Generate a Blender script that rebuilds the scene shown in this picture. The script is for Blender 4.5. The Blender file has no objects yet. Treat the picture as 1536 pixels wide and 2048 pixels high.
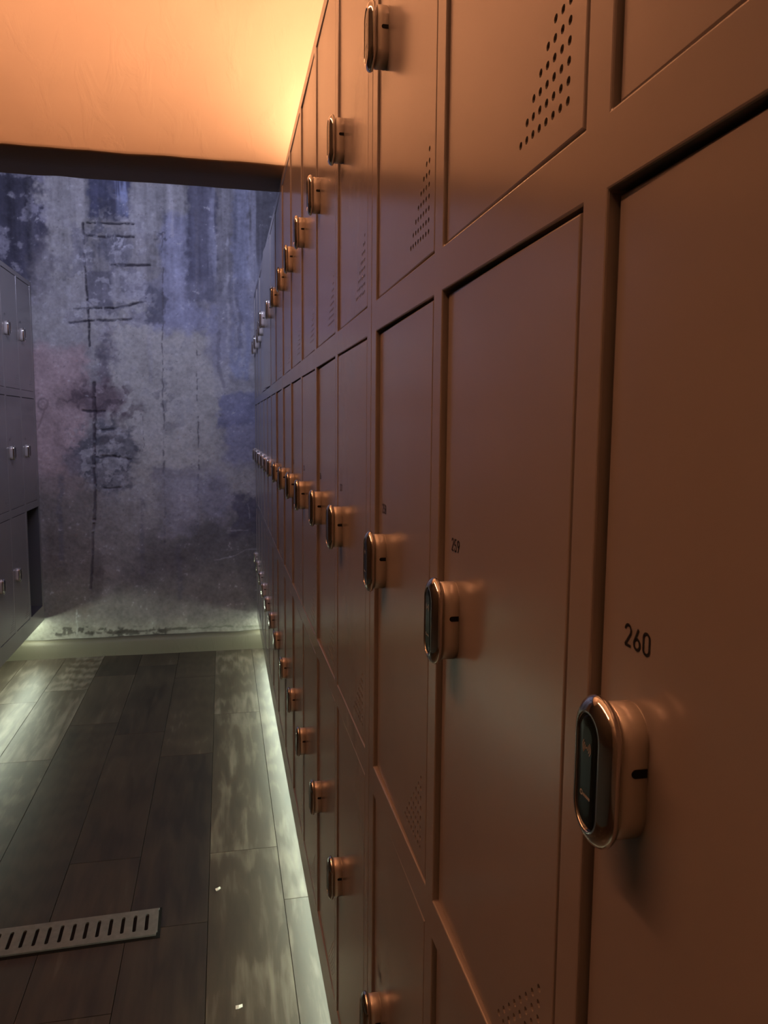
import bpy, bmesh, math, random
import numpy as np
from mathutils import Vector, Matrix
random.seed(7)
PI = math.pi
scene = bpy.context.scene
COL = scene.collection

# ------------------------------------------------------------------ metres
CAM_Z = 1.372
FACE_R = 0.1919          # front face of the right-hand lockers (x)
FACE_L = -1.046          # front face of the left-hand lockers (x)
WALL_Y = 4.764           # far wall
CEIL = 3.10
BULK_Y0, BULK_Y1, BULK_Z = 2.497, 2.769, 2.170
F_PX, YAW, PITCH, ROLL = 1535.8, 0.20697, 0.11112, 0.00817

# ------------------------------------------------------------------ helpers
def link(o, parent=None):
    COL.objects.link(o)
    if parent is not None:
        o.parent = parent
    return o

def obj(name, bm, mat, parent=None, smooth=False):
    me = bpy.data.meshes.new(name)
    bm.normal_update()
    bm.to_mesh(me); bm.free()
    if smooth:
        for p in me.polygons: p.use_smooth = True
    if mat is not None: me.materials.append(mat)
    return link(bpy.data.objects.new(name, me), parent)

def inst(name, me, parent, loc=(0, 0, 0), rotz=0.0):
    o = bpy.data.objects.new(name, me)
    o.location = loc; o.rotation_euler = (0, 0, rotz)
    return link(o, parent)

def tag(o, label, cat, group=None):
    o['label'] = label; o['category'] = cat
    if group: o['group'] = group
    return o

def empty(name, loc, rotz=0.0):
    o = bpy.data.objects.new(name, None)
    o.empty_display_size = 0.1
    o.location = loc; o.rotation_euler = (0, 0, rotz)
    return link(o)

def box(bm, x0, x1, y0, y1, z0, z1):
    vs = [bm.verts.new((x, y, z)) for x in (x0, x1) for y in (y0, y1) for z in (z0, z1)]
    for f in ((0, 1, 3, 2), (4, 6, 7, 5), (0, 4, 5, 1), (2, 3, 7, 6), (0, 2, 6, 4), (1, 5, 7, 3)):
        bm.faces.new([vs[i] for i in f])

def quad(bm, *pts):
    return bm.faces.new([bm.verts.new(p) for p in pts])

def bevel_mod(o, w, seg=2, ang=40):
    m = o.modifiers.new('Bevel', 'BEVEL'); m.width = w; m.segments = seg
    m.limit_method = 'ANGLE'; m.angle_limit = math.radians(ang)

def stadium(off, H, W, n=12):
    """outline of an upright obround, offset by off, in (x, z)"""
    r = W / 2 + off; c = H / 2 - W / 2
    pts = []
    for i in range(n + 1):
        a = PI * i / n; pts.append((r * math.cos(a), c + r * math.sin(a)))
    for i in range(n + 1):
        a = PI + PI * i / n; pts.append((r * math.cos(a), -c + r * math.sin(a)))
    return pts

def loft(bm, prof, H, W, n=12, cap0=False, cap1=True):
    """prof: list of (offset, y) going outwards from the door"""
    rings = [[bm.verts.new((x, y, z)) for x, z in stadium(o, H, W, n)] for o, y in prof]
    k = len(rings[0])
    for a, b in zip(rings, rings[1:]):
        for i in range(k):
            bm.faces.new((a[i], a[(i + 1) % k], b[(i + 1) % k], b[i]))
    if cap1: bm.faces.new(rings[-1])
    if cap0: bm.faces.new(rings[0][::-1])
    bmesh.ops.recalc_face_normals(bm, faces=bm.faces[:])

# ------------------------------------------------------------------ materials
def new_mat(name):
    m = bpy.data.materials.new(name); m.use_nodes = True
    nt = m.node_tree
    return m, nt, nt.nodes['Principled BSDF'], nt.nodes, nt.links

def simple(name, col, rough, metal=0.0, spec=0.5):
    m, nt, b, N, L = new_mat(name)
    b.inputs['Base Color'].default_value = (*col, 1)
    b.inputs['Roughness'].default_value = rough
    b.inputs['Metallic'].default_value = metal
    b.inputs['Specular IOR Level'].default_value = spec
    return m

def emit(name, col, s):
    m = bpy.data.materials.new(name); m.use_nodes = True
    nt = m.node_tree; nt.nodes.clear()
    e = nt.nodes.new('ShaderNodeEmission'); o = nt.nodes.new('ShaderNodeOutputMaterial')
    e.inputs[0].default_value = (*col, 1); e.inputs[1].default_value = s
    nt.links.new(e.outputs[0], o.inputs[0])
    return m

def paint_mat(name, col, rough):
    """powder-coated steel with faint smudges"""
    m, nt, b, N, L = new_mat(name)
    tc = N.new('ShaderNodeTexCoord')
    n1 = N.new('ShaderNodeTexNoise'); n1.inputs['Scale'].default_value = 7; n1.inputs['Detail'].default_value = 5
    L.new(tc.outputs['Object'], n1.inputs['Vector'])
    r = N.new('ShaderNodeMapRange')
    r.inputs['To Min'].default_value = rough - 0.035; r.inputs['To Max'].default_value = rough + 0.045
    L.new(n1.outputs['Fac'], r.inputs['Value']); L.new(r.outputs['Result'], b.inputs['Roughness'])
    mx = N.new('ShaderNodeMix'); mx.data_type = 'RGBA'
    mx.inputs[6].default_value = (*[c * 0.94 for c in col], 1); mx.inputs[7].default_value = (*[c * 1.06 for c in col], 1)
    L.new(n1.outputs['Fac'], mx.inputs[0]); L.new(mx.outputs[2], b.inputs['Base Color'])
    n2 = N.new('ShaderNodeTexNoise'); n2.inputs['Scale'].default_value = 900
    L.new(tc.outputs['Object'], n2.inputs['Vector'])
    bp = N.new('ShaderNodeBump'); bp.inputs['Strength'].default_value = 0.02; bp.inputs['Distance'].default_value = 0.001
    L.new(n2.outputs['Fac'], bp.inputs['Height']); L.new(bp.outputs['Normal'], b.inputs['Normal'])
    b.inputs['IOR'].default_value = 1.7
    return m

def plaster_mat(name, col, bump=0.5, rough=0.7, scale=3.0):
    m, nt, b, N, L = new_mat(name)
    tc = N.new('ShaderNodeTexCoord')
    n1 = N.new('ShaderNodeTexNoise'); n1.inputs['Scale'].default_value = scale; n1.inputs['Detail'].default_value = 8
    n1.inputs['Roughness'].default_value = 0.55
    L.new(tc.outputs['Object'], n1.inputs['Vector'])
    mx = N.new('ShaderNodeMix'); mx.data_type = 'RGBA'
    mx.inputs[6].default_value = (*[c * 0.88 for c in col], 1); mx.inputs[7].default_value = (*[c * 1.12 for c in col], 1)
    L.new(n1.outputs['Fac'], mx.inputs[0]); L.new(mx.outputs[2], b.inputs['Base Color'])
    mp = N.new('ShaderNodeMapping'); mp.inputs['Scale'].default_value = (1, 1, 0.45); mp.inputs['Rotation'].default_value = (0, 0.35, 0)
    L.new(tc.outputs['Object'], mp.inputs['Vector'])
    n2 = N.new('ShaderNodeTexNoise'); n2.inputs['Scale'].default_value = 14; n2.inputs['Detail'].default_value = 4
    n2.inputs['Distortion'].default_value = 0.8
    L.new(mp.outputs['Vector'], n2.inputs['Vector'])
    n3 = N.new('ShaderNodeTexNoise'); n3.inputs['Scale'].default_value = 120; n3.inputs['Detail'].default_value = 3
    L.new(tc.outputs['Object'], n3.inputs['Vector'])
    cr = N.new('ShaderNodeValToRGB'); cr.color_ramp.elements[0].position = 0.52; cr.color_ramp.elements[1].position = 0.75
    L.new(n2.outputs['Fac'], cr.inputs['Fac'])
    ad = N.new('ShaderNodeMath'); ad.operation = 'MULTIPLY_ADD'; ad.inputs[1].default_value = 0.06
    L.new(n3.outputs['Fac'], ad.inputs[0]); L.new(cr.outputs['Color'], ad.inputs[2])
    bp = N.new('ShaderNodeBump'); bp.inputs['Strength'].default_value = bump; bp.inputs['Distance'].default_value = 0.004
    L.new(ad.outputs['Value'], bp.inputs['Height']); L.new(bp.outputs['Normal'], b.inputs['Normal'])
    b.inputs['Roughness'].default_value = rough
    return m

M_PAINT = paint_mat('locker_paint', (0.248, 0.224, 0.208), 0.19)
M_CHROME = simple('chrome', (0.66, 0.62, 0.59), 0.09, 1.0)
M_HOUSING = simple('lock_housing_lacquer', (0.60, 0.55, 0.50), 0.22, 0.4)
M_GLASS = simple('black_reader_glass', (0.006, 0.009, 0.008), 0.14, 0, 0.12)
M_ICON = simple('reader_print', (0.32, 0.32, 0.30), 0.5)
M_BLACK = simple('black_rubber', (0.006, 0.006, 0.006), 0.7, 0, 0.2)
M_INK = simple('number_ink', (0.012, 0.012, 0.014), 0.6, 0, 0.3)
M_DARKSTEEL = simple('dark_steel', (0.05, 0.048, 0.046), 0.6)
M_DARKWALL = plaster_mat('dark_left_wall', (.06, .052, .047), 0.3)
M_INSIDE = simple('shaded_locker_interior', (.075, .07, .07), .5)  # darkness inside the open compartment put into the colour
M_PLASTER = plaster_mat('bulkhead_plaster', (0.62, 0.55, 0.48), 0.38)
M_CEIL = plaster_mat('ceiling_plaster', (0.42, 0.36, 0.30), 0.2)
M_WALLS = plaster_mat('side_wall_plaster', (0.22, 0.18, 0.15), 0.3)
M_GALV = None
M_WARM = emit('warm_led', (1.0, 0.475, 0.225), 280.0)
M_WARM2 = emit('warm_led_soft', (1.0, 0.39, 0.185), 134.0)
M_BLUE = emit('violet_led', (0.61, 0.645, 1.0), 175.0)
M_FLOORLED = emit('pale_green_led', (0.86, 1.0, 0.78), 46.0)

# ------------------------------------------------------------------ locker cabinets
M_EDGE, PITCH_C, W_OP = 0.031, 0.300, 0.2724
Z_BOT, Z_TOP = 0.201, 2.141
TIERS = [(0.290, 0.877), (0.916, 1.4915), (1.530, 2.1165)]      # lower, middle, upper openings
LOCK_Z = [0.579, 1.2035, 1.8225]
DEPTH = 0.46

def frame_mesh(ncol, W, open_cells=()):
    bm = bmesh.new()
    xs = [0.0]
    for k in range(ncol):
        xs += [M_EDGE + PITCH_C * k, M_EDGE + PITCH_C * k + W_OP]
    xs.append(W)
    zs = [Z_BOT]
    for a, b in TIERS: zs += [a, b]
    zs.append(Z_TOP)
    for i in range(len(xs) - 1):
        for j in range(len(zs) - 1):
            x0, x1, z0, z1 = xs[i], xs[i + 1], zs[j], zs[j + 1]
            if i % 2 == 1 and j % 2 == 1:
                d = 0.40 if ((i - 1) // 2, (j - 1) // 2) in open_cells else 0.022
                quad(bm, (x0, 0, z0), (x0, 0, z1), (x0, d, z1), (x0, d, z0))
                quad(bm, (x1, 0, z0), (x1, d, z0), (x1, d, z1), (x1, 0, z1))
                quad(bm, (x0, 0, z0), (x0, d, z0), (x1, d, z0), (x1, 0, z0))
                quad(bm, (x0, 0, z1), (x1, 0, z1), (x1, d, z1), (x0, d, z1))
                if d > 0.1:
                    bm.faces.ensure_lookup_table()
                    for f in bm.faces[-4:]: f.material_index = 1
                    quad(bm, (x0, d, z0), (x0, d, z1), (x1, d, z1), (x1, d, z0)).material_index = 1
            else:
                quad(bm, (x0, 0, z0), (x1, 0, z0), (x1, 0, z1), (x0, 0, z1))
    # outer shell, split where the front grid is split
    for j in range(len(zs) - 1):
        z0, z1 = zs[j], zs[j + 1]
        quad(bm, (0, 0, z0), (0, 0, z1), (0, DEPTH, z1), (0, DEPTH, z0))
        quad(bm, (W, 0, z0), (W, DEPTH, z0), (W, DEPTH, z1), (W, 0, z1))
    for i in range(len(xs) - 1):
        x0, x1 = xs[i], xs[i + 1]
        quad(bm, (x0, 0, Z_TOP), (x1, 0, Z_TOP), (x1, DEPTH, Z_TOP), (x0, DEPTH, Z_TOP))
        quad(bm, (x0, 0, Z_BOT), (x0, DEPTH, Z_BOT), (x1, DEPTH, Z_BOT), (x1, 0, Z_BOT))
        for j in range(len(zs) - 1):
            quad(bm, (x0, DEPTH, zs[j]), (x0, DEPTH, zs[j + 1]), (x1, DEPTH, zs[j + 1]), (x1, DEPTH, zs[j]))
    bmesh.ops.remove_doubles(bm, verts=bm.verts[:], dist=1e-5)
    bmesh.ops.recalc_face_normals(bm, faces=bm.faces[:])
    return bm

DOOR_W = W_OP - 0.0058
def door_mesh(h):
    """pressed steel door, hinge edge at x=0, with the triangle of round vent holes"""
    bm = bmesh.new()
    def loop(pts):
        vs = [bm.verts.new(p) for p in pts]
        return vs, [bm.edges.new((vs[i], vs[(i + 1) % len(vs)])) for i in range(len(vs))]
    def rect(i, y):
        return [(-DOOR_W + i, y, i), (-i, y, i), (-i, y, h - i), (-DOOR_W + i, y, h - i)]
    c, e = 0.0014, []
    rings = [loop(rect(0, 0.016)), loop(rect(0, c)), loop(rect(c * 0.3, c * 0.3)), loop(rect(c, 0))]
    for (a, _), (b, _) in zip(rings, rings[1:]):
        for i in range(4):
            bm.faces.new((a[i], a[(i + 1) % 4], b[(i + 1) % 4], b[i]))
    e += rings[-1][1]
    holes = []
    for r in range(8):
        for k in range(8 - r):
            cx = -0.0215 - 0.0102 * k; cz = 0.0225 + 0.0107 * r
            vs, ed = loop([(cx + 0.0026 * math.cos(2 * PI * q / 10), 0, cz + 0.0026 * math.sin(2 * PI * q / 10)) for q in range(10)])
            holes.append(vs); e += ed
    bmesh.ops.triangle_fill(bm, use_beauty=True, use_dissolve=False, edges=e)
    for vs in holes:
        b = [bm.verts.new((v.co.x, 0.004, v.co.z)) for v in vs]
        for i in range(10):
            bm.faces.new((vs[i], vs[(i + 1) % 10], b[(i + 1) % 10], b[i]))
    # inner sheet closing the back of the door
    b = [bm.verts.new(p) for p in rect(0.001, 0.0155)]
    bm.faces.new(b)
    bmesh.ops.recalc_face_normals(bm, faces=bm.faces[:])
    me = bpy.data.meshes.new('door'); bm.to_mesh(me); bm.free()
    me.materials.append(M_PAINT)
    return me
DOOR_ME = [door_mesh(b - a - 0.005) for a, b in TIERS]

def to_mesh(name, bm, mat, smooth=True):
    me = bpy.data.meshes.new(name); bm.normal_update(); bm.to_mesh(me); bm.free()
    if smooth:
        for p in me.polygons: p.use_smooth = len(p.vertices) == 4
    me.materials.append(mat)
    return me

LH, LW = 0.0690, 0.0325
bm = bmesh.new()
loft(bm, [(-0.0007, 0.0), (-0.0007, -0.0007), (0, -0.0011), (0, -0.0125), (-0.0005, -0.0133), (-0.0030, -0.0134), (-0.0030, -0.0150)], LH, LW, 14)
HOUSING_ME = to_mesh('lock_housing', bm, M_HOUSING)
bm = bmesh.new()
loft(bm, [(-0.0032, -0.0146), (0.0008, -0.0147), (0.0026, -0.0155), (0.0037, -0.0172), (0.0036, -0.0190), (0.0022, -0.0212), (-0.0004, -0.0230), (-0.0034, -0.0241), (-0.0046, -0.0243), (-0.0050, -0.0236), (-0.0050, -0.0225)], LH, LW, 14, cap1=False)
BEZEL_ME = to_mesh('lock_bezel', bm, M_CHROME)
bm = bmesh.new()
loft(bm, [(-0.0050, -0.0226), (-0.0051, -0.0234), (-0.0080, -0.0239), (-0.0115, -0.0241)], LH, LW, 14)
READER_ME = to_mesh('reader_face', bm, M_GLASS)
bm = bmesh.new()
pts = [(-0.0066 - 0.0022 * math.sin(PI * i / 8), 0.0050 + 0.0022 * math.cos(PI * i / 8)) for i in range(9)] + [(-0.0008, 0.0028), (-0.0008, 0.0072)]
f0 = [bm.verts.new((0.0160, y, z)) for y, z in pts]; f1 = [bm.verts.new((0.01668, y, z)) for y, z in pts]
bm.faces.new(f1); bm.faces.new(f0[::-1])
for i in range(len(pts)):
    bm.faces.new((f0[i], f0[(i + 1) % len(pts)], f1[(i + 1) % len(pts)], f1[i]))
bmesh.ops.recalc_face_normals(bm, faces=bm.faces[:])
SLOT_ME = to_mesh('key_slot', bm, M_BLACK, False)
# printed icon on the reader: radio arcs above, a hand-and-card mark below
bm = bmesh.new()
def arc(cx, cz, r, a0, a1, t, y, n=8):
    for i in range(n):
        p = []
        for a in (a0 + (a1 - a0) * i / n, a0 + (a1 - a0) * (i + 1) / n):
            p.append((a, r)); p.append((a, r + t))
        quad(bm, *[(cx + rr * math.cos(a), y, cz + rr * math.sin(a)) for a, rr in (p[0], p[1], p[3], p[2])])
for r in (0.0012, 0.0026, 0.0040):
    arc(0, 0.0125, r, -0.8, 0.8, 0.0006, -0.02425)
    arc(0, 0.0125, r, PI - 0.8, PI + 0.8, 0.0006, -0.02425)
arc(0, 0.0125, 0.0, 0, 2 * PI, 0.0006, -0.02425)
arc(-0.0042, -0.0120, 0.0009, 0, 2 * PI, 0.0006, -0.02415, 10)
for k in range(6):
    x0 = -0.0020 + 0.00125 * k
    quad(bm, (x0, -0.02425, -0.0128), (x0 + 0.0008, -0.02425, -0.0128), (x0 + 0.0008, -0.02425, -0.0113), (x0, -0.02425, -0.0113))
ICON_ME = to_mesh('reader_icon', bm, M_ICON, False)

def _arc(cx, cy, rx, ry, a0, a1, n=10):
    return [(cx + rx * math.cos(math.radians(a0 + (a1 - a0) * k / n)), cy + ry * math.sin(math.radians(a0 + (a1 - a0) * k / n))) for k in range(n + 1)]
# narrow round-shouldered numerals in a 0.56 x 1 box, drawn as centre lines
DIGITS = {
    '0': [_arc(.28, .72, .21, .21, 0, 180) + _arc(.28, .28, .21, .21, 180, 360) + [(.49, .72)]],
    '1': [[(.10, .74), (.32, .93), (.32, .07)]],
    '2': [_arc(.28, .71, .21, .22, 175, 0) + _arc(.20, .71, .29, .30, -5, -40, 5) + [(.08, .07), (.50, .07)]],
    '3': [_arc(.27, .73, .20, .20, 160, -90) + _arc(.27, .28, .22, .22, 90, -165)],
    '4': [[(.36, .93), (.06, .30), (.52, .30)], [(.38, .52), (.38, .07)]],
    '5': [[(.47, .93), (.13, .93), (.10, .53)] + _arc(.27, .31, .22, .24, 125, -165, 14)],
    '6': [[(.36, .93), (.13, .46)], _arc(.28, .29, .21, .22, 0, 360, 20)],
    '7': [[(.08, .93), (.49, .93), (.22, .07)]],
    '8': [_arc(.28, .73, .18, .20, 0, 360, 18), _arc(.28, .29, .22, .22, 0, 360, 20)],
    '9': [[(.20, .07), (.43, .54)], _arc(.28, .71, .21, .22, 0, 360, 20)],
}
def number_mesh(txt, height=0.0120, width=0.0250, t=0.118):
    bm = bmesh.new(); adv = 0.66; total = adv * (len(txt) - 1) + 0.56
    sx, sz = width / total, height
    for k, ch in enumerate(txt):
        for line in DIGITS[ch]:
            P = [Vector(p) for p in line]; n = len(P); closed = (P[0] - P[-1]).length < 1e-4
            for a, b in zip(P, P[1:]):
                if (b - a).length < 1e-5: continue
                d = (b - a).normalized(); q = Vector((-d.y, d.x)) * t / 2
                e = d * t * 0.12
                quad(bm, *[((k * adv + c.x - total / 2) * sx, 0, c.y * sz) for c in (a - q - e, b - q + e, b + q + e, a + q - e)])
    me = bpy.data.meshes.new('number'); bm.normal_update(); bm.to_mesh(me); bm.free()
    me.materials.append(M_INK)
    return me

def cabinet(name, loc, rotz, ncol, W, label, recess, numbers, dz=0.0, ajar=None, missing=(), lock_skip=(), icons=(), group=None):
    root = empty(name, loc, rotz)
    tag(root, label, 'locker', group)
    fr = obj('frame', frame_mesh(ncol, W, missing), M_PAINT, root)
    fr.data.materials.append(M_INSIDE)
    bevel_mod(fr, 0.0013, 2)
    bm = bmesh.new(); box(bm, 0.04, W - 0.04, 0.36, DEPTH - 0.01, -dz, Z_BOT + 0.002)
    obj('plinth', bm, M_DARKSTEEL, root)
    for k in range(ncol):
        for t in range(3):
            if (k, t) in missing: continue
            a, b = TIERS[t]
            y = 0.0006; lean = -recess.get((k, t), 0.003) / DOOR_W
            R = M_EDGE + PITCH_C * k + W_OP
            d = inst('door', DOOR_ME[t], root, (R - 0.0034, y, a + 0.002), (ajar or {}).get((k, t), lean))
            if (k, t) in lock_skip: continue
            lx = -(W_OP - 0.0034 - 0.0385); lz = LOCK_Z[t] - a - 0.002
            for nm, me in (('lock_housing', HOUSING_ME), ('lock_bezel', BEZEL_ME), ('reader_face', READER_ME), ('key_slot', SLOT_ME)):
                inst(nm, me, d, (lx, 0, lz))
            if (k, t) in icons:
                inst('reader_icon', ICON_ME, d, (lx, 0, lz))
            if (k, t) in numbers:
                inst('number', number_mesh(numbers[(k, t)]), d, (lx + 0.0005, -0.0003, lz + 0.0600))
    return root

RZ = -PI / 2
SEAM = 1.0026
UNIT_W = 5 * PITCH_C + 0.0344
G = 'grey steel lockers on the right'
# doors count from the far end of each cabinet: column 0 is the farthest
rc = {(0, 0): .0024, (0, 1): .0044, (0, 2): .0018, (1, 0): .0038, (1, 1): .0048, (1, 2): .0022,
      (2, 0): .0040, (2, 1): .0050, (2, 2): .0030}
cabinet('locker_cabinet', (FACE_R, SEAM, 0), RZ, 5, UNIT_W - 0.0016,
        'nearest steel locker cabinet on the right, with doors 258, 259 and 260',
        rc, {(0, 1): '258', (1, 1): '259', (2, 1): '260', (0, 0): '278', (1, 0): '279', (2, 0): '280'},
        icons={(0, 1), (1, 1), (2, 1), (0, 2), (0, 0)}, lock_skip={(k, t) for k in (3, 4) for t in range(3)}, group=G)
rc = {(4, 1): .0003, (3, 1): .0038, (2, 1): .0004, (1, 1): .003, (0, 1): .0026,
      (4, 2): .0024, (3, 2): .0016, (2, 2): .0024, (1, 2): .0018, (0, 2): .002,
      (4, 0): .0014, (3, 0): .0030, (2, 0): .0010, (1, 0): .003, (0, 0): .002}
cabinet('locker_cabinet', (FACE_R, SEAM + UNIT_W, 0), RZ, 5, UNIT_W - 0.0016,
        'second steel locker cabinet from the camera on the right, doors 253 to 257',
        rc, {(4 - i, 1): str(257 - i) for i in range(5)}, group=G)
cabinet('locker_cabinet', (FACE_R, SEAM + 2 * UNIT_W, 0), RZ, 5, UNIT_W - 0.0016,
        'third steel locker cabinet from the camera on the right, beyond the orange bulkhead',
        {(k, t): random.uniform(.001, .0045) for k in range(5) for t in range(3)},
        {(4 - i, 1): str(252 - i) for i in range(5)},
        ajar={(2, 2): math.radians(2.6), (1, 2): math.radians(1.0)}, group=G)
cabinet('locker_cabinet', (FACE_R, SEAM + 2 * UNIT_W + 2 * PITCH_C + 0.0344, 0), RZ, 2, 2 * PITCH_C + 0.0344 - 0.0016,
        'farthest steel locker cabinet on the right, two doors wide, against the stained wall',
        {}, {(1, 1): '247', (0, 1): '246'}, group=G)

LZ = PI / 2
W2 = 4 * PITCH_C + 0.0344
Y_END = WALL_Y - 0.012
cabinet('locker_cabinet', (FACE_L, Y_END - W2, 0.020), LZ, 4, W2,
        'left-hand grey locker cabinet against the stained wall, one lower compartment open',
        {(k, t): random.uniform(.001, .003) for k in range(4) for t in range(3)},
        {(3, 1): '218', (2, 1): '217', (3, 2): '198', (2, 2): '197', (2, 0): '237'},
        dz=0.02, missing={(3, 0)}, group='grey steel lockers on the left')
cabinet('locker_cabinet', (FACE_L, Y_END - W2 - 0.6344 - 0.002, 0.020), LZ, 2, 0.6344,
        'grey locker cabinet on the left, just behind the orange-lit bulkhead',
        {}, {}, dz=0.02, lock_skip=set(), group='grey steel lockers on the left')

# ------------------------------------------------------------------ light strips (real fixtures)
def strip(name, x0, x1, y0, y1, z0, z1, mat, label, facing):
    """aluminium channel with a glowing diffuser"""
    root = empty(name, ((x0 + x1) / 2, (y0 + y1) / 2, z0)); tag(root, label, 'light strip')
    cx, cy = (x0 + x1) / 2, (y0 + y1) / 2
    bm = bmesh.new(); box(bm, x0 - cx, x1 - cx, y0 - cy, y1 - cy, 0, z1 - z0)
    obj('channel', bm, M_DARKSTEEL, root)
    bm = bmesh.new(); e = 0.002
    a0, a1, b0, b1, h = x0 - cx + e, x1 - cx - e, y0 - cy + e, y1 - cy - e, z1 - z0
    if facing == 'up':   quad(bm, (a0, b0, h + .001), (a1, b0, h + .001), (a1, b1, h + .001), (a0, b1, h + .001))
    if facing == 'down': quad(bm, (a0, b0, -.001), (a0, b1, -.001), (a1, b1, -.001), (a1, b0, -.001))
    if facing == 'far':  quad(bm, (a0, b1 + .003, e), (a0, b1 + .003, h - e), (a1, b1 + .003, h - e), (a1, b1 + .003, e))
    if facing == 'aisle_left':  quad(bm, (a0, b0, .002), (a1 - .006, b0, -.006), (a1 - .006, b1, -.006), (a0, b1, .002))
    if facing == 'aisle_right': quad(bm, (a1, b0, .002), (a0 + .006, b0, -.006), (a0 + .006, b1, -.006), (a1, b1, .002))
    if facing == 'right': quad(bm, (a1 + .003, b0, e), (a1 + .003, b0, h - e), (a1 + .003, b1, h - e), (a1 + .003, b1, e))
    obj('diffuser', bm, mat, root)
    return root
XL_WALL = FACE_L - 0.50
strip('light_strip', 0.36, 0.385, -1.2, BULK_Y0 - 0.03, Z_TOP, Z_TOP + 0.012, M_WARM, 'orange light strip lying along the top of the right lockers', 'up')
strip('light_strip', -1.0, 0.25, BULK_Y1, BULK_Y1 + 0.03, 2.50, 2.54, M_BLUE, 'violet light strip fixed high behind the bulkhead', 'far')
# the strips under the lockers are tilted towards the aisle
def under_strip(x, side, y0, y1, z, label):
    root = empty('light_strip', (x, (y0 + y1) / 2, z)); tag(root, label, 'light strip')
    l = (y1 - y0) / 2
    bm = bmesh.new(); box(bm, -.012, .012, -l, l, -.006, 0)
    obj('channel', bm, M_DARKSTEEL, root)
    bm = bmesh.new()                                   # half-round frosted diffuser
    pr = [(.011 * math.cos(PI + PI * i / 8), -.0065 + .011 * math.sin(PI + PI * i / 8)) for i in range(9)]
    va = [bm.verts.new((x_, -l, z_)) for x_, z_ in pr]; vb = [bm.verts.new((x_, l, z_)) for x_, z_ in pr]
    for i in range(8): bm.faces.new((va[i], vb[i], vb[i + 1], va[i + 1]))
    bm.faces.new(va); bm.faces.new(vb[::-1])
    bmesh.ops.recalc_face_normals(bm, faces=bm.faces[:])
    obj('diffuser', bm, M_FLOORLED, root)
under_strip(0.255, -1, -0.50, 4.745, Z_BOT - .001, 'pale green light strip under the right lockers')
under_strip(-1.095, 1, 2.99, 4.735, Z_BOT + .019, 'pale green light strip under the left lockers')
strip('light_strip', -1.05, -1.02, -0.4, 2.2, CEIL - .04, CEIL, M_WARM2, 'orange light strip under the ceiling on the left', 'right')

# ------------------------------------------------------------------ room shell
XL, XR, YN = FACE_L - 0.50, FACE_R + 0.49, -1.60
def shell(name, bm, mat):
    o = obj(name, bm, mat); o['kind'] = 'structure'; return o
bm = bmesh.new(); box(bm, XR, XR + 0.1, YN, WALL_Y, 0, CEIL); shell('wall_right', bm, M_WALLS)
bm = bmesh.new(); box(bm, XL - 0.1, XL, YN, WALL_Y, 0, CEIL); shell('wall_left', bm, M_DARKWALL)
bm = bmesh.new(); box(bm, XL - 0.1, XR + 0.1, YN - 0.1, YN, 0, CEIL); shell('wall_near', bm, M_WALLS)
bm = bmesh.new(); box(bm, XL - 0.1, XR + 0.1, YN - 0.1, WALL_Y + 0.15, CEIL, CEIL + 0.1); shell('ceiling', bm, M_CEIL)

# bulkhead: plastered beam across the room, its lower arris a little uneven
def smooth_noise(n, seed, k):
    rng = np.random.RandomState(seed); a = rng.rand(k + 3)
    t = np.linspace(0, k, n); i = t.astype(int); f = t - i; f = f * f * (3 - 2 * f)
    return a[i] * (1 - f) + a[i + 1] * f
bm = bmesh.new()
nx = 120; xs = np.linspace(XL, XR, nx)
nz_ = [0.0, 0.004, 0.012, 0.05, 0.2, 0.5, CEIL - BULK_Z]
w1 = (smooth_noise(nx, 3, 40) - .5) * .005 + (smooth_noise(nx, 4, 9) - .5) * .003
w2 = (smooth_noise(nx, 5, 30) - .5) * .004
grid = []
for i, x in enumerate(xs):
    rows = [bm.verts.new((x, BULK_Y1 + w2[i] * .5, CEIL)), bm.verts.new((x, BULK_Y1 + w2[i] * .5, BULK_Z + .006 + w2[i])),
            bm.verts.new((x, BULK_Y1 - .006, BULK_Z + w2[i])), bm.verts.new((x, BULK_Y0 + .007, BULK_Z + w1[i]))]
    for h in nz_[1:]:
        k = math.exp(-h / .03)
        rows.append(bm.verts.new((x, BULK_Y0 + w1[i] * .4 * k + .003 * math.exp(-h / .004), BULK_Z + h + w1[i] * k)))
    grid.append(rows)
for a, b in zip(grid, grid[1:]):
    for j in range(len(a) - 1):
        bm.faces.new((a[j], a[j + 1], b[j + 1], b[j]))
bmesh.ops.recalc_face_normals(bm, faces=bm.faces[:])
o = shell('wall_bulkhead', bm, M_PLASTER)
M_SOFFIT = plaster_mat('bulkhead_underside_shade', (.16, .10, .065), .2)  # shade under the beam put into a darker brown plaster
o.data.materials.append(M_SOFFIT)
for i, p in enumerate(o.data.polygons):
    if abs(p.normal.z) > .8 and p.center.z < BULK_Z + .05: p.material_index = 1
for p in o.data.polygons: p.use_smooth = True

# ------------------------------------------------------------------ far wall: patched, stained plaster
# the wall is a fine grid; its patches, stains and chases have their own shapes and depths
def cam_axes():
    cy, sy, cp, sp = math.cos(YAW), math.sin(YAW), math.cos(PITCH), math.sin(PITCH)
    fw = Vector((sy * cp, cy * cp, -sp)); rt = Vector((cy, -sy, 0)); up = rt.cross(fw)
    c, s = math.cos(ROLL), math.sin(ROLL)
    return c * rt + s * up, -s * rt + c * up, fw
RT, UP, FW = cam_axes()

X0, X1, Z0, Z1, ST = XL, XR, 0.0, CEIL, 0.004
gx = int((X1 - X0) / ST) + 1; gz = int((Z1 - Z0) / ST) + 1
GX, GZ = np.meshgrid(np.linspace(X0, X1, gx), np.linspace(Z0, Z1, gz))

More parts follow.
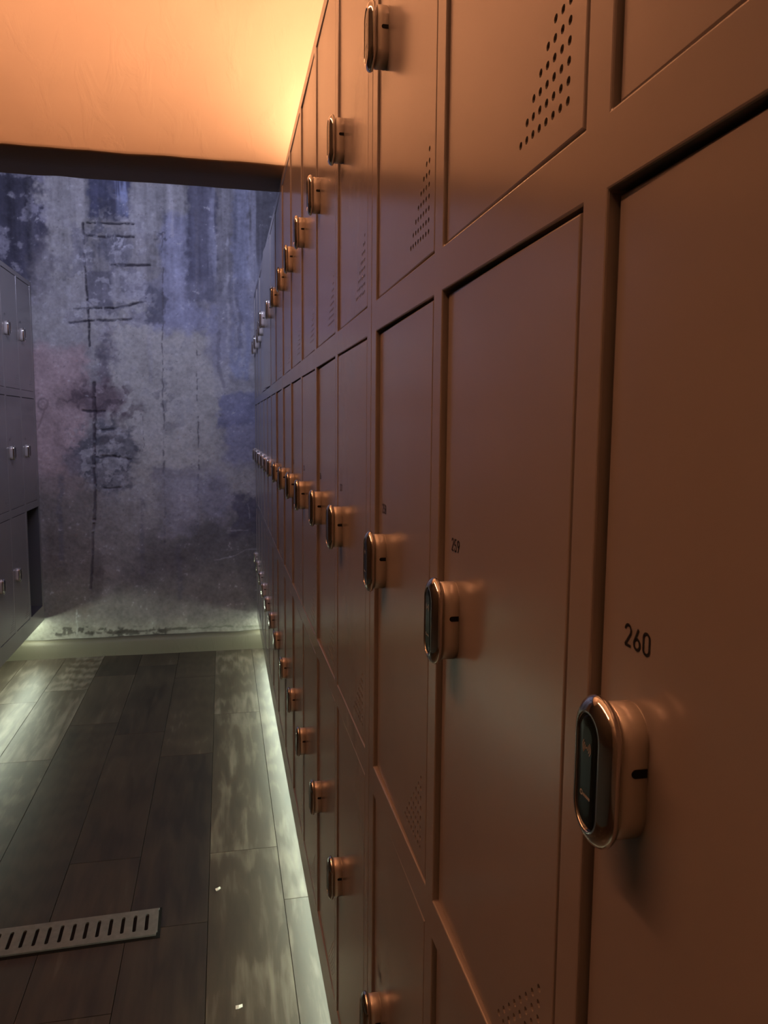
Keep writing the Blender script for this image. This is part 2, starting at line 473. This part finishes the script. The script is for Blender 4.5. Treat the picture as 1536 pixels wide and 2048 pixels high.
def vnoise(x, z, seed):
    rng = np.random.RandomState(seed); T = rng.rand(64, 64)
    xi = np.floor(x).astype(int); zi = np.floor(z).astype(int); fx = x - xi; fz = z - zi
    fx = fx * fx * (3 - 2 * fx); fz = fz * fz * (3 - 2 * fz)
    g = lambda a, b: T[a % 64, b % 64]
    return (g(xi, zi) * (1 - fx) + g(xi + 1, zi) * fx) * (1 - fz) + (g(xi, zi + 1) * (1 - fx) + g(xi + 1, zi + 1) * fx) * fz
def fbm(sx, sz, seed, octv=5, gain=.55):
    t = 0; a = 1; n = 0
    for o in range(octv):
        t = t + a * vnoise(GX * sx * 2 ** o + 13.1 * o, GZ * sz * 2 ** o + 7.7 * o, seed + o); n += a; a *= gain
    return t / n
WX = (fbm(7, 7, 11) - .5); WZ = (fbm(7, 7, 31) - .5)
FX = (fbm(30, 30, 51, 3) - .5); FZ = (fbm(30, 30, 71, 3) - .5)
# wall coordinates in "survey units" (1 unit = 1/322 m, origin left of the left lockers, downwards)
d0 = np.stack([GX, np.full_like(GX, WALL_Y), GZ - CAM_Z], -1)
den = d0 @ np.array(FW); U = 768 + F_PX * (d0 @ np.array(RT)) / den; V = 1024 - F_PX * (d0 @ np.array(UP)) / den

def ss(e0, e1, x):
    t = np.clip((x - e0) / (e1 - e0), 0, 1); return t * t * (3 - 2 * t)
def rectm(u0, u1, v0, v1, soft=8, warp=20, fine=16):
    u = U + WX * warp + FX * fine; v = V + WZ * warp + FZ * fine
    return ss(u0 - soft / 2, u0 + soft / 2, u) * (1 - ss(u1 - soft / 2, u1 + soft / 2, u)) * ss(v0 - soft / 2, v0 + soft / 2, v) * (1 - ss(v1 - soft / 2, v1 + soft / 2, v))
def ell(u0, v0, ru, rv, soft=.3, warp=25, fine=18):
    u = U + WX * warp + FX * fine; v = V + WZ * warp + FZ * fine
    r = np.hypot((u - u0) / ru, (v - v0) / rv)
    return 1 - ss(1 - soft, 1 + soft, r)
def seg(u0, v0, u1, v1, w=3, warp=5, brk=0.27):
    u = U + WX * warp + FX * 4; v = V + WZ * warp + FZ * 4
    du, dv = u1 - u0, v1 - v0; L2 = du * du + dv * dv
    t = np.clip(((u - u0) * du + (v - v0) * dv) / L2, 0, 1)
    d = np.hypot(u - u0 - t * du, v - v0 - t * dv)
    m = 1 - ss(w * .25, w * (.75 + .7 * BRK2), d)
    if brk: m = m * ss(brk - .1, brk + .1, BRK)
    return m
BRK = fbm(34, 34, 301, 3); BRK2 = fbm(50, 50, 321, 2)
cloud = fbm(2.2, 2.2, 101, 6); mott = fbm(16, 16, 121, 5); speck = fbm(60, 60, 141, 3); streak = fbm(22, 1.6, 161, 4); big = fbm(1.1, .9, 181, 3)
C = np.zeros(GX.shape + (3,)); D = np.zeros(GX.shape)
def lay(m, col, a=1.0):
    global C
    m = np.clip(m * a, 0, 1)[..., None]; C = C * (1 - m) + np.array(col) * m
C[:] = (0.37, 0.355, 0.34)
lay(ss(.42, .62, cloud), (.26, .25, .255), .8)
lay(ss(.5, .7, mott), (.27, .26, .27), .45)
# lower field: darker, greyer, brown at the left
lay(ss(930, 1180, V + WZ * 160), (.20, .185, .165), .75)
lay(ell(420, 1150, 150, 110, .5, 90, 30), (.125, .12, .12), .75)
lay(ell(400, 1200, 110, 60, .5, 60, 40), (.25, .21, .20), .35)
lay(rectm(85, 190, 930, 1230, 30, 60), (.19, .165, .145), .8)
lay(ell(110, 900, 60, 40, .5, 40), (.30, .27, .27), .4)
# olive plaster field in the middle
lay(rectm(215, 435, 640, 960, 22, 40, 22), (.46, .44, .40), .88)
lay(rectm(215, 435, 640, 960, 22, 40, 22) * ss(.56, .70, mott), (.33, .32, .31), .6)
lay(rectm(430, 520, 640, 790, 18, 40, 22), (.36, .35, .36), .7)
# pink patch at the left
lay(rectm(60, 172, 690, 955, 22, 40, 16), (.43, .315, .31), .85)
lay(ell(120, 950, 60, 40, .5), (.36, .28, .27), .5)
# upper left: dark, crumbling
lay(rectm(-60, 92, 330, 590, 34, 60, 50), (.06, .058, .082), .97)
lay(rectm(-60, 92, 330, 620, 20, 20) * ss(.56, .68, mott), (.30, .29, .33), .6)
lay(ell(85, 540, 22, 70, .4, 30, 30), (.11, .10, .12), .8)
lay(rectm(95, 175, 345, 430, 20, 30, 20), (.34, .33, .33), .6)
lay(ell(130, 580, 55, 120, .5, 50), (.36, .35, .34), .4)
# blue block under the bulkhead
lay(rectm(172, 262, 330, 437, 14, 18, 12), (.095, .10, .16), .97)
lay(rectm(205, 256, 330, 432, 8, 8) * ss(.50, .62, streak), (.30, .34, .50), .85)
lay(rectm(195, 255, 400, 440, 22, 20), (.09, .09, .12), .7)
lay(rectm(258, 385, 372, 470, 12, 16), (.37, .365, .37), .8)
# violet grey distemper
lay(rectm(322, 392, 425, 650, 16, 22, 12), (.30, .31, .41), .8)
lay(rectm(255, 392, 560, 650, 18, 40, 18), (.29, .29, .36), .55)
lay(rectm(376, 432, 340, 600, 12, 14), (.105, .105, .145), .92)
lay(rectm(432, 466, 340, 640, 14, 14) , (.24, .24, .27), .7)
lay(rectm(464, 500, 340, 760, 12, 14), (.27, .29, .39), .8)
lay(rectm(498, 560, 340, 560, 14, 20), (.11, .11, .13), .9)
lay(rectm(420, 560, 340, 700, 16, 20) * ss(.5, .62, streak), (.34, .35, .42), .5)
lay(rectm(376, 560, 560, 660, 24, 40), (.23, .23, .28), .5)
lay(ell(440, 690, 30, 45, .5, 30), (.26, .26, .33), .6)
# zigzag edge of the violet coat
for k in range(6):
    u0 = 312 + 22 * k
    lay(ell(u0, 640, 13, 26 + 8 * (k % 2), .35, 6), (.29, .295, .385), .7)
# patches
lay(rectm(173, 226, 541, 612, 6, 8, 4), (.15, .146, .17), .92)
lay(rectm(196, 222, 598, 632, 8, 10), (.15, .145, .17), .8)
lay(rectm(226, 290, 540, 600, 12, 16), (.37, .365, .39), .6)
lay(ell(308, 612, 24, 40, .15, 10), (.13, .13, .16), .9)
lay(rectm(225, 290, 600, 632, 10, 14) * ss(.45, .6, mott), (.33, .32, .30), .8)
lay(ell(233, 503, 26, 30, .4, 20, 16), (.20, .20, .23), .85)
lay(ell(231, 490, 18, 14, .5) * ss(.5, .6, speck), (.52, .52, .56), .9)
lay(rectm(174, 268, 452, 468, 5, 5) * ss(.45, .6, mott), (.20, .20, .22), .6)
# chases for pipes and brackets
for a in ((172, 446, 266, 447, 2.6), (172, 472, 268, 474, 2.8), (165, 446, 168, 487, 2.4), (168, 508, 174, 600, 2.6), (174, 600, 179, 692, 2.8),
          (222, 530, 300, 530, 2.8), (148, 618, 225, 616, 2.8), (225, 616, 290, 604, 2.8), (140, 645, 262, 638, 2.8)):
    m = seg(*a); lay(m, (.035, .03, .04), .92); D += m * .010
lay(ell(215, 690, 18, 40, .5, 30, 25), (.22, .20, .22), .6)
lay(ell(205, 735, 14, 38, .5, 20, 16), (.15, .13, .15), .7)
# purple-brown scar and the long vertical chase
lay(ell(200, 795, 46, 40, .4, 50, 30), (.14, .095, .11), .85)
lay(ell(150, 790, 22, 30, .6, 40, 40), (.22, .16, .165), .6)
lay(rectm(185, 232, 760, 830, 12, 20) * ss(.5, .62, mott), (.34, .28, .29), .5)
lay(ell(213, 915, 62, 66, .2, 36, 22), (.18, .175, .19), .88)
lay(ell(222, 900, 40, 44, .3, 36, 26) * ss(.42, .58, mott), (.33, .325, .33), .85)
lay(ell(152, 925, 26, 30, .4, 30), (.16, .155, .18), .7)
lay(ell(215, 880, 30, 8, .5, 14), (.09, .08, .09), .6)
for a in ((165, 823, 208, 823, 3.2), (192, 863, 225, 860, 3.0), (195, 915, 230, 914, 3.2), (232, 915, 262, 918, 2.4), (205, 975, 240, 976, 3.0)):
    m = seg(*a, warp=12); lay(m, (.05, .04, .05), .85); D += m * .008
for a in ((187, 765, 189, 930, 4.2), (189, 930, 188, 1040, 3.4), (188, 1040, 181, 1175, 2.6)):
    m = seg(*a, warp=6); lay(m, (.06, .045, .055), .85); D += m * .012
lay(rectm(196, 240, 970, 1010, 14, 20), (.24, .235, .25), .6)
lay(rectm(182, 230, 985, 1180, 20, 40), (.26, .235, .22), .5)
lay(ell(192, 1150, 12, 45, .5, 20), (.12, .105, .10), .6)
halo = ell(215, 540, 95, 130, .5, 60, 40)
lay(halo * ss(.54, .64, fbm(20, 20, 401, 4)), (.20, .195, .22), .7)
lay(halo * ss(.58, .66, fbm(26, 26, 421, 4)), (.46, .455, .48), .55)
lay(ell(190, 480, 30, 50, .6, 50, 40) * ss(.5, .6, fbm(24, 24, 441, 4)), (.13, .13, .16), .7)
lay(ell(215, 620, 80, 14, .6, 26, 20) * ss(.5, .6, fbm(28, 28, 461, 4)), (.44, .43, .43), .7)
lay(ell(210, 700, 26, 40, .6, 50, 40) * ss(.48, .58, fbm(22, 22, 481, 4)), (.15, .14, .16), .75)
lay(ell(205, 800, 60, 50, .5, 60, 50) * ss(.52, .62, fbm(24, 24, 501, 4)), (.10, .075, .085), .8)
lay(ell(210, 915, 75, 75, .3, 50, 40) * ss(.55, .63, fbm(26, 26, 521, 4)), (.10, .10, .115), .75)
lay(ell(210, 915, 70, 70, .3, 50, 40) * ss(.60, .68, fbm(24, 24, 541, 4)), (.42, .41, .42), .6)
lay(ell(335, 800, 22, 60, .6, 50, 40) * ss(.5, .6, fbm(24, 24, 561, 4)), (.22, .215, .22), .7)
for u0, v0, v1, w_ in ((468, 560, 720, 5), (482, 640, 770, 7), (455, 600, 700, 4), (505, 650, 780, 9), (340, 350, 470, 5), (412, 600, 690, 5), (300, 650, 760, 6)):
    lay(seg(u0, v0, u0 + 4, v1, w_, 18, .3), (.42, .41, .43), .45)
for u0, v0, v1, w_ in ((440, 660, 770, 6), (474, 600, 690, 6), (395, 420, 610, 5), (520, 430, 620, 7), (60, 360, 500, 8), (120, 960, 1130, 7), (285, 1000, 1150, 6), (360, 1090, 1200, 8)):
    lay(seg(u0, v0, u0 + 3, v1, w_, 18, .3), (.14, .135, .16), .5)
# hairline cracks
for a in ((325, 470, 326, 800, 1.6, 5, .40), (326, 800, 330, 1085, 2.4, 8, .46), (393, 700, 398, 930, 1.6, 5, .46), (398, 930, 395, 1070, 2.4, 7, .44), (283, 830, 290, 900, 1.3, 6, .5)):
    m = seg(*a); lay(m, (.11, .10, .11), .75); D += m * .003
lay(ell(328, 465, 16, 8, .6, 30, 40) * ss(.45, .55, speck), (.08, .08, .10), .8)
lay(rectm(305, 400, 935, 960, 16, 14), (.21, .20, .24), .6)
lay(rectm(330, 398, 955, 1070, 12, 14), (.33, .32, .36), .65)
lay(rectm(316, 342, 940, 1075, 14, 14), (.24, .23, .24), .55)
lay(rectm(320, 372, 1076, 1088, 6, 8) * ss(.4, .6, mott), (.13, .125, .125), .7)
# right side: violet, then dark patches
lay(rectm(440, 530, 782, 850, 12, 40, 18), (.20, .205, .30), .8)
lay(ell(490, 870, 36, 60, .35, 40, 20), (.22, .22, .31), .75)
lay(ell(430, 990, 34, 60, .5, 40, 22), (.24, .235, .29), .7)
lay(rectm(462, 535, 985, 1075, 16, 60, 26), (.105, .10, .135), .85)
lay(ell(500, 1040, 30, 40, .4), (.13, .125, .16), .6)
lay(rectm(380, 530, 1045, 1110, 24, 60, 26), (.125, .12, .12), .6)
for a in ((455, 1058, 500, 1062, 1.8), (430, 1120, 520, 1098, 1.6), (495, 1005, 500, 1035, 1.6)):
    lay(seg(*a, warp=14), (.36, .35, .37), .5)
lay(ell(450, 570, 6, 24, .5, 30, 10), (.46, .46, .50), .6)
lay(ell(455, 480, 4, 8, .5, 20, 10), (.5, .5, .55), .6)
# coil scratched in the plaster by the left lockers
r = np.hypot((U - 86) / 13, (V - 808) / 15)
m = np.exp(-((r - .75) / .16) ** 2) + np.exp(-((r - .3) / .12) ** 2) * .6; lay(m, (.20, .155, .16), .75)
lay(seg(96, 800, 77, 858, 2.4, 3), (.26, .19, .19), .7)
# blobs of paint, grit, old drips and a painted glow near the floor
lay(ss(.74, .80, speck) * ss(.50, .62, mott), (.46, .455, .46), .45)
lay(ss(.76, .82, fbm(70, 70, 221, 3)), (.10, .095, .10), .4)
lay(ss(1225, 1262, V + WZ * 20), (.30, .29, .24), .75)  # glow of the under-locker strips put into the wall colour
lay(rectm(100, 330, 1255, 1272, 6, 14, 8) * ss(.42, .55, BRK), (.06, .055, .045), .85)
lay(seg(170, 1268, 370, 1258, 3.4, 10), (.07, .06, .05), .8)
lay(seg(330, 1260, 520, 1252, 2.2, 10, .4), (.12, .12, .09), .6)
lay(seg(153, 1220, 154, 1270, 2, 3), (.42, .42, .38), .6)
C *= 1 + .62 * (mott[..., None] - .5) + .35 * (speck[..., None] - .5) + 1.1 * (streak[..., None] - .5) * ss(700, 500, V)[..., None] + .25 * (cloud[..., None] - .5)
C = np.clip(C, .01, .9)
D -= (mott - .5) * .006 + (fbm(45, 45, 241, 3) - .5) * .003
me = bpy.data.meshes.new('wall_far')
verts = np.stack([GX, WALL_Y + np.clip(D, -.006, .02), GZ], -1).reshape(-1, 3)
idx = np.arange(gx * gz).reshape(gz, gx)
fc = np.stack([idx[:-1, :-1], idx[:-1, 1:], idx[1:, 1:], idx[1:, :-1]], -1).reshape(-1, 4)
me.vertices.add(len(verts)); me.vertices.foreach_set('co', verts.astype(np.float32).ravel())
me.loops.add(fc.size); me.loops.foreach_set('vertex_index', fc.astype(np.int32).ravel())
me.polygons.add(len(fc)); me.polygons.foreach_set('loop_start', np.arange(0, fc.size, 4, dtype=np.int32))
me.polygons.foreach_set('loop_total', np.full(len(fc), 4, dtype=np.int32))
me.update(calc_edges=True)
ca = me.color_attributes.new('stain_glow', 'FLOAT_COLOR', 'POINT')
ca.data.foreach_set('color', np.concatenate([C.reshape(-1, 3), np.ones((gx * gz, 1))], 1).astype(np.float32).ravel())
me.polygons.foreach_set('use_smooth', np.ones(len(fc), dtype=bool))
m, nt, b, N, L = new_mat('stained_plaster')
at = N.new('ShaderNodeAttribute'); at.attribute_name = 'stain_glow'
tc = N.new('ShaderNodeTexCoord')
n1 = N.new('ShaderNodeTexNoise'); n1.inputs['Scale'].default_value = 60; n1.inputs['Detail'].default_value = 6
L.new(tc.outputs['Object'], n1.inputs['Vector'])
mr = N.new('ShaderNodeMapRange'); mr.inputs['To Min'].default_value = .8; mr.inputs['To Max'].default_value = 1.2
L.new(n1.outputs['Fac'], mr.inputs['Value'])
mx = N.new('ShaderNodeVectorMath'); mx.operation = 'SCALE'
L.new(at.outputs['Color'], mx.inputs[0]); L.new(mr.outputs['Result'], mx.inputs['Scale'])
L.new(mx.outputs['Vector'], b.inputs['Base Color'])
bp = N.new('ShaderNodeBump'); bp.inputs['Strength'].default_value = .5; bp.inputs['Distance'].default_value = .003
L.new(n1.outputs['Fac'], bp.inputs['Height']); L.new(bp.outputs['Normal'], b.inputs['Normal'])
b.inputs['Roughness'].default_value = .75; b.inputs['Specular IOR Level'].default_value = .25
me.materials.append(m)
o = link(bpy.data.objects.new('wall_far', me)); o['kind'] = 'structure'

# kerb along the foot of the far wall
bm = bmesh.new()
nx = 160; xs = np.linspace(XL, XR, nx)
h1 = (smooth_noise(nx, 21, 14) - .5) * .008; h2 = (smooth_noise(nx, 22, 8) - .5) * .010
prof = [(-.078, 0), (-.076, .03), (-.074, .080), (-.068, .094), (-.056, .101), (-.03, .102), (-.004, .099), (-.004, .0)]
rows = []
for i, x in enumerate(xs):
    rows.append([bm.verts.new((x, WALL_Y + y + h2[i] * (1 if y < -.02 else 0), z + (h1[i] if z > .05 else 0))) for y, z in prof])
for a, b_ in zip(rows, rows[1:]):
    for j in range(len(prof) - 1):
        bm.faces.new((a[j], b_[j], b_[j + 1], a[j + 1]))
bm.faces.new(rows[0]); bm.faces.new(rows[-1][::-1])
bmesh.ops.recalc_face_normals(bm, faces=bm.faces[:])
M_KERB = plaster_mat('kerb_render', (.115, .10, .066), .35, .6, 5)
o = shell('baseboard_far', bm, M_KERB)
for p in o.data.polygons: p.use_smooth = True

# ------------------------------------------------------------------ floor: worn plank flooring
m, nt, b, N, L = new_mat('worn_planks')
at = N.new('ShaderNodeAttribute'); at.attribute_name = 'plank'
sep = N.new('ShaderNodeSeparateColor'); L.new(at.outputs['Color'], sep.inputs[0])
tc = N.new('ShaderNodeTexCoord')
off = N.new('ShaderNodeCombineXYZ')
mu = N.new('ShaderNodeMath'); mu.operation = 'MULTIPLY'; mu.inputs[1].default_value = 37.0
L.new(sep.outputs[1], mu.inputs[0]); L.new(mu.outputs[0], off.inputs[2])
va = N.new('ShaderNodeVectorMath'); L.new(tc.outputs['Object'], va.inputs[0]); L.new(off.outputs[0], va.inputs[1])
mp = N.new('ShaderNodeMapping'); mp.inputs['Scale'].default_value = (26, 2.2, 1); L.new(va.outputs[0], mp.inputs['Vector'])
g1 = N.new('ShaderNodeTexNoise'); g1.inputs['Scale'].default_value = 1; g1.inputs['Detail'].default_value = 8; g1.inputs['Roughness'].default_value = .6; g1.inputs['Distortion'].default_value = .6
L.new(mp.outputs[0], g1.inputs['Vector'])
mp2 = N.new('ShaderNodeMapping'); mp2.inputs['Scale'].default_value = (5, 2.0, 1); L.new(va.outputs[0], mp2.inputs['Vector'])
g2 = N.new('ShaderNodeTexNoise'); g2.inputs['Scale'].default_value = 1; g2.inputs['Detail'].default_value = 5; L.new(mp2.outputs[0], g2.inputs['Vector'])
mp3 = N.new('ShaderNodeMapping'); mp3.inputs['Scale'].default_value = (9, 1.3, 1); L.new(va.outputs[0], mp3.inputs['Vector'])
wv = N.new('ShaderNodeTexWave'); wv.wave_type = 'RINGS'; wv.inputs['Scale'].default_value = 2.2; wv.inputs['Distortion'].default_value = 7; wv.inputs['Detail'].default_value = 3; wv.inputs['Detail Scale'].default_value = 1.2
L.new(mp3.outputs[0], wv.inputs['Vector'])
cr = N.new('ShaderNodeValToRGB'); e = cr.color_ramp.elements
e[0].position = .28; e[0].color = (.020, .014, .011, 1); e[1].position = .74; e[1].color = (.25, .215, .17, 1)
e2 = cr.color_ramp.elements.new(.5); e2.color = (.056, .041, .028, 1)
s1 = N.new('ShaderNodeMath'); s1.operation = 'MULTIPLY_ADD'; s1.inputs[1].default_value = .32; L.new(g1.outputs['Fac'], s1.inputs[0])
s2 = N.new('ShaderNodeMath'); s2.operation = 'MULTIPLY_ADD'; s2.inputs[1].default_value = .30; L.new(g2.outputs['Fac'], s2.inputs[0])
s3 = N.new('ShaderNodeMath'); s3.operation = 'MULTIPLY_ADD'; s3.inputs[1].default_value = .07; L.new(wv.outputs['Fac'], s3.inputs[0])
L.new(sep.outputs[0], s3.inputs[2]); L.new(s3.outputs[0], s2.inputs[2]); L.new(s2.outputs[0], s1.inputs[2])
L.new(s1.outputs[0], cr.inputs['Fac']); L.new(cr.outputs['Color'], b.inputs['Base Color'])
bp = N.new('ShaderNodeBump'); bp.inputs['Strength'].default_value = .25; bp.inputs['Distance'].default_value = .0015
L.new(g1.outputs['Fac'], bp.inputs['Height']); L.new(bp.outputs['Normal'], b.inputs['Normal'])
b.inputs['Roughness'].default_value = .42; b.inputs['Specular IOR Level'].default_value = .4
M_FLOOR = m
bm = bmesh.new(); cl = bm.loops.layers.float_color.new('plank')
joints = {0: [1.28, 2.05, 3.18, 4.2], 1: [1.75, 2.42, 3.45, 4.45], 2: [.9, 2.05, 3.60, 4.3], 3: [1.5, 3.236, 4.1], 4: [2.6, 3.95], -1: [.8, 2.40, 3.62]}
tones = {(0, 2): -.12, (0, 3): -.03, (0, 4): -.04, (1, 2): -.06, (1, 3): -.10, (1, 4): -.03, (2, 3): -.03, (2, 4): -.10, (0, 1): -.05, (3, 2): .05, (3, 3): .05, (4, 1): .06, (4, 2): .05, (-1, 1): .02, (-1, 2): .03, (-1, 3): .04, (-2, 2): .05, (-2, 1): .06}  # plank variation; those beside the lockers lightened with the strips' glow
rng = random.Random(5)
k = -4
X_S = -0.06
for k in range(-3, 8):
    x1 = X_S - .215 * (k - 0); x0 = x1 - .215
    x0c, x1c = max(x0, XL), min(x1, XR)
    if x1c <= x0c: continue
    js = [YN] + joints.get(k, sorted(rng.uniform(0, 4.5) for _ in range(3))) + [WALL_Y]
    for q in range(len(js) - 1):
        g = .0012; tone = tones.get((k, q), rng.uniform(-.06, .05)) + .13
        xa, xb, ya, yb = x0c + g, x1c - g, js[q] + g, js[q + 1] - g
        t0 = [bm.verts.new(p) for p in ((xa, ya, 0), (xb, ya, 0), (xb, yb, 0), (xa, yb, 0))]
        t1 = [bm.verts.new(p) for p in ((xa - g, ya - g, -.0025), (xb + g, ya - g, -.0025), (xb + g, yb + g, -.0025), (xa - g, yb + g, -.0025))]
        fs = [bm.faces.new(t0)] + [bm.faces.new((t1[i], t1[(i + 1) % 4], t0[(i + 1) % 4], t0[i])) for i in range(4)]
        rr = rng.random()
        for n_, f in enumerate(fs):
            for lp in f.loops: lp[cl] = (tone + .0 if n_ == 0 else tone - .10, rr, 0, 1)
quad(bm, (XL - .1, YN - .1, -.02), (XR + .1, YN - .1, -.02), (XR + .1, WALL_Y + .1, -.02), (XL - .1, WALL_Y + .1, -.02))
shell('floor', bm, M_FLOOR)

# ------------------------------------------------------------------ floor drain
m, nt, b, N, L = new_mat('galvanised_steel')
tc = N.new('ShaderNodeTexCoord'); n1 = N.new('ShaderNodeTexNoise'); n1.inputs['Scale'].default_value = 60; n1.inputs['Detail'].default_value = 4
L.new(tc.outputs['Object'], n1.inputs['Vector'])
cr = N.new('ShaderNodeValToRGB'); cr.color_ramp.elements[0].color = (.13, .13, .125, 1); cr.color_ramp.elements[1].color = (.25, .25, .24, 1)
L.new(n1.outputs['Fac'], cr.inputs['Fac']); L.new(cr.outputs['Color'], b.inputs['Base Color'])
b.inputs['Metallic'].default_value = .35; b.inputs['Roughness'].default_value = .5
M_GALV = m
DL = 0.95
drain = empty('floor_drain', (-0.195, 2.073, 0.0), math.radians(1.7))
tag(drain, 'slotted grey metal drain grate set in the plank floor', 'drain')
bm = bmesh.new(); box(bm, -DL - .008, .008, -.068, .066, -.002, .0012); obj('channel', bm, M_BLACK, drain)
bm = bmesh.new()
def lp(pts):
    vs = [bm.verts.new((x, y, .006)) for x, y in pts]
    return vs, [bm.edges.new((vs[i], vs[(i + 1) % len(vs)])) for i in range(len(vs))]
E_ = []; LOOPS = []
a = lp([(-DL, -.058), (-.003, -.058), (-.003, -.046), (0, -.044), (0, .044), (-.003, .046), (.002, .058), (-DL, .058)]); E_ += a[1]; LOOPS.append(a[0])
n_sl = 0; x = -.030
while x > -DL + .02:
    r = .0050; pts = [(x + r * math.cos(t), .036 - r + r * math.sin(t)) for t in [PI * i / 6 for i in range(7)]] + [(x + r * math.cos(t), -.036 + r + r * math.sin(t)) for t in [PI + PI * i / 6 for i in range(7)]]
    a = lp(pts); E_ += a[1]; LOOPS.append(a[0]); x -= .0317
bmesh.ops.triangle_fill(bm, use_beauty=True, use_dissolve=False, edges=E_)
for vs in LOOPS:
    lo = [bm.verts.new((v.co.x, v.co.y, .0015)) for v in vs]
    for i in range(len(vs)):
        bm.faces.new((vs[i], vs[(i + 1) % len(vs)], lo[(i + 1) % len(vs)], lo[i]))
bmesh.ops.recalc_face_normals(bm, faces=bm.faces[:])
obj('grate', bm, M_GALV, drain)

# scraps of paper on the floor
M_PAPER = simple('white_paper', (.75, .74, .70), .8)
def scrap(x, y, s, label, rz):
    bm = bmesh.new()
    pts = [(-1, -.45, .1), (-.2, -.6, .35), (.9, -.3, .12), (1, .35, .4), (.1, .6, .2), (-.8, .4, .45)]
    c = bm.verts.new((0, 0, .62 * s)); vs = [bm.verts.new((px * s, py * s, pz * s)) for px, py, pz in pts]
    lo = [bm.verts.new((px * s * .9, py * s * .9, 0)) for px, py, pz in pts]
    for i in range(6):
        bm.faces.new((c, vs[i], vs[(i + 1) % 6])); bm.faces.new((vs[i], lo[i], lo[(i + 1) % 6], vs[(i + 1) % 6]))
    bm.faces.new(lo[::-1])
    bmesh.ops.recalc_face_normals(bm, faces=bm.faces[:])
    o = obj('paper_scrap', bm, M_PAPER); o.location = (x, y, 0.0005); o.rotation_euler = (0, 0, rz)
    tag(o, label, 'scrap')
def floor_pt(u, v):
    d = FW + RT * ((u - 768) / F_PX) - UP * ((v - 1024) / F_PX)
    return d * (-CAM_Z / d.z)
p = floor_pt(436, 1779); scrap(p.x, p.y, .009, 'tiny white paper scrap on the planks, the farther one', .6)
p = floor_pt(478, 2015); scrap(p.x, p.y, .009, 'tiny white paper scrap on the planks, nearest the camera', .2)

# ------------------------------------------------------------------ world, camera, view
w = bpy.data.worlds.new('World'); scene.world = w; w.use_nodes = True
w.node_tree.nodes['Background'].inputs[0].default_value = (0, 0, 0, 1)
w.node_tree.nodes['Background'].inputs[1].default_value = 0.0
cam = bpy.data.cameras.new('camera'); co = link(bpy.data.objects.new('camera', cam))
cam.sensor_fit = 'VERTICAL'; cam.sensor_height = 36.0; cam.lens = 36.0 * F_PX / 2048
cam.clip_start = 0.01; cam.clip_end = 50
mt = Matrix.Identity(4)
for i in range(3):
    mt[i][0] = RT[i]; mt[i][1] = UP[i]; mt[i][2] = -FW[i]
mt.translation = (0, 0, CAM_Z); co.matrix_world = mt
cam.dof.use_dof = True; cam.dof.focus_distance = 0.80; cam.dof.aperture_fstop = cam.lens / 0.75
scene.camera = co
vs = scene.view_settings
scene.display_settings.display_device = 'sRGB'
vs.view_transform = 'Standard'; vs.look = 'None'; vs.exposure = 0.0; vs.gamma = 1.0; vs.use_curve_mapping = False
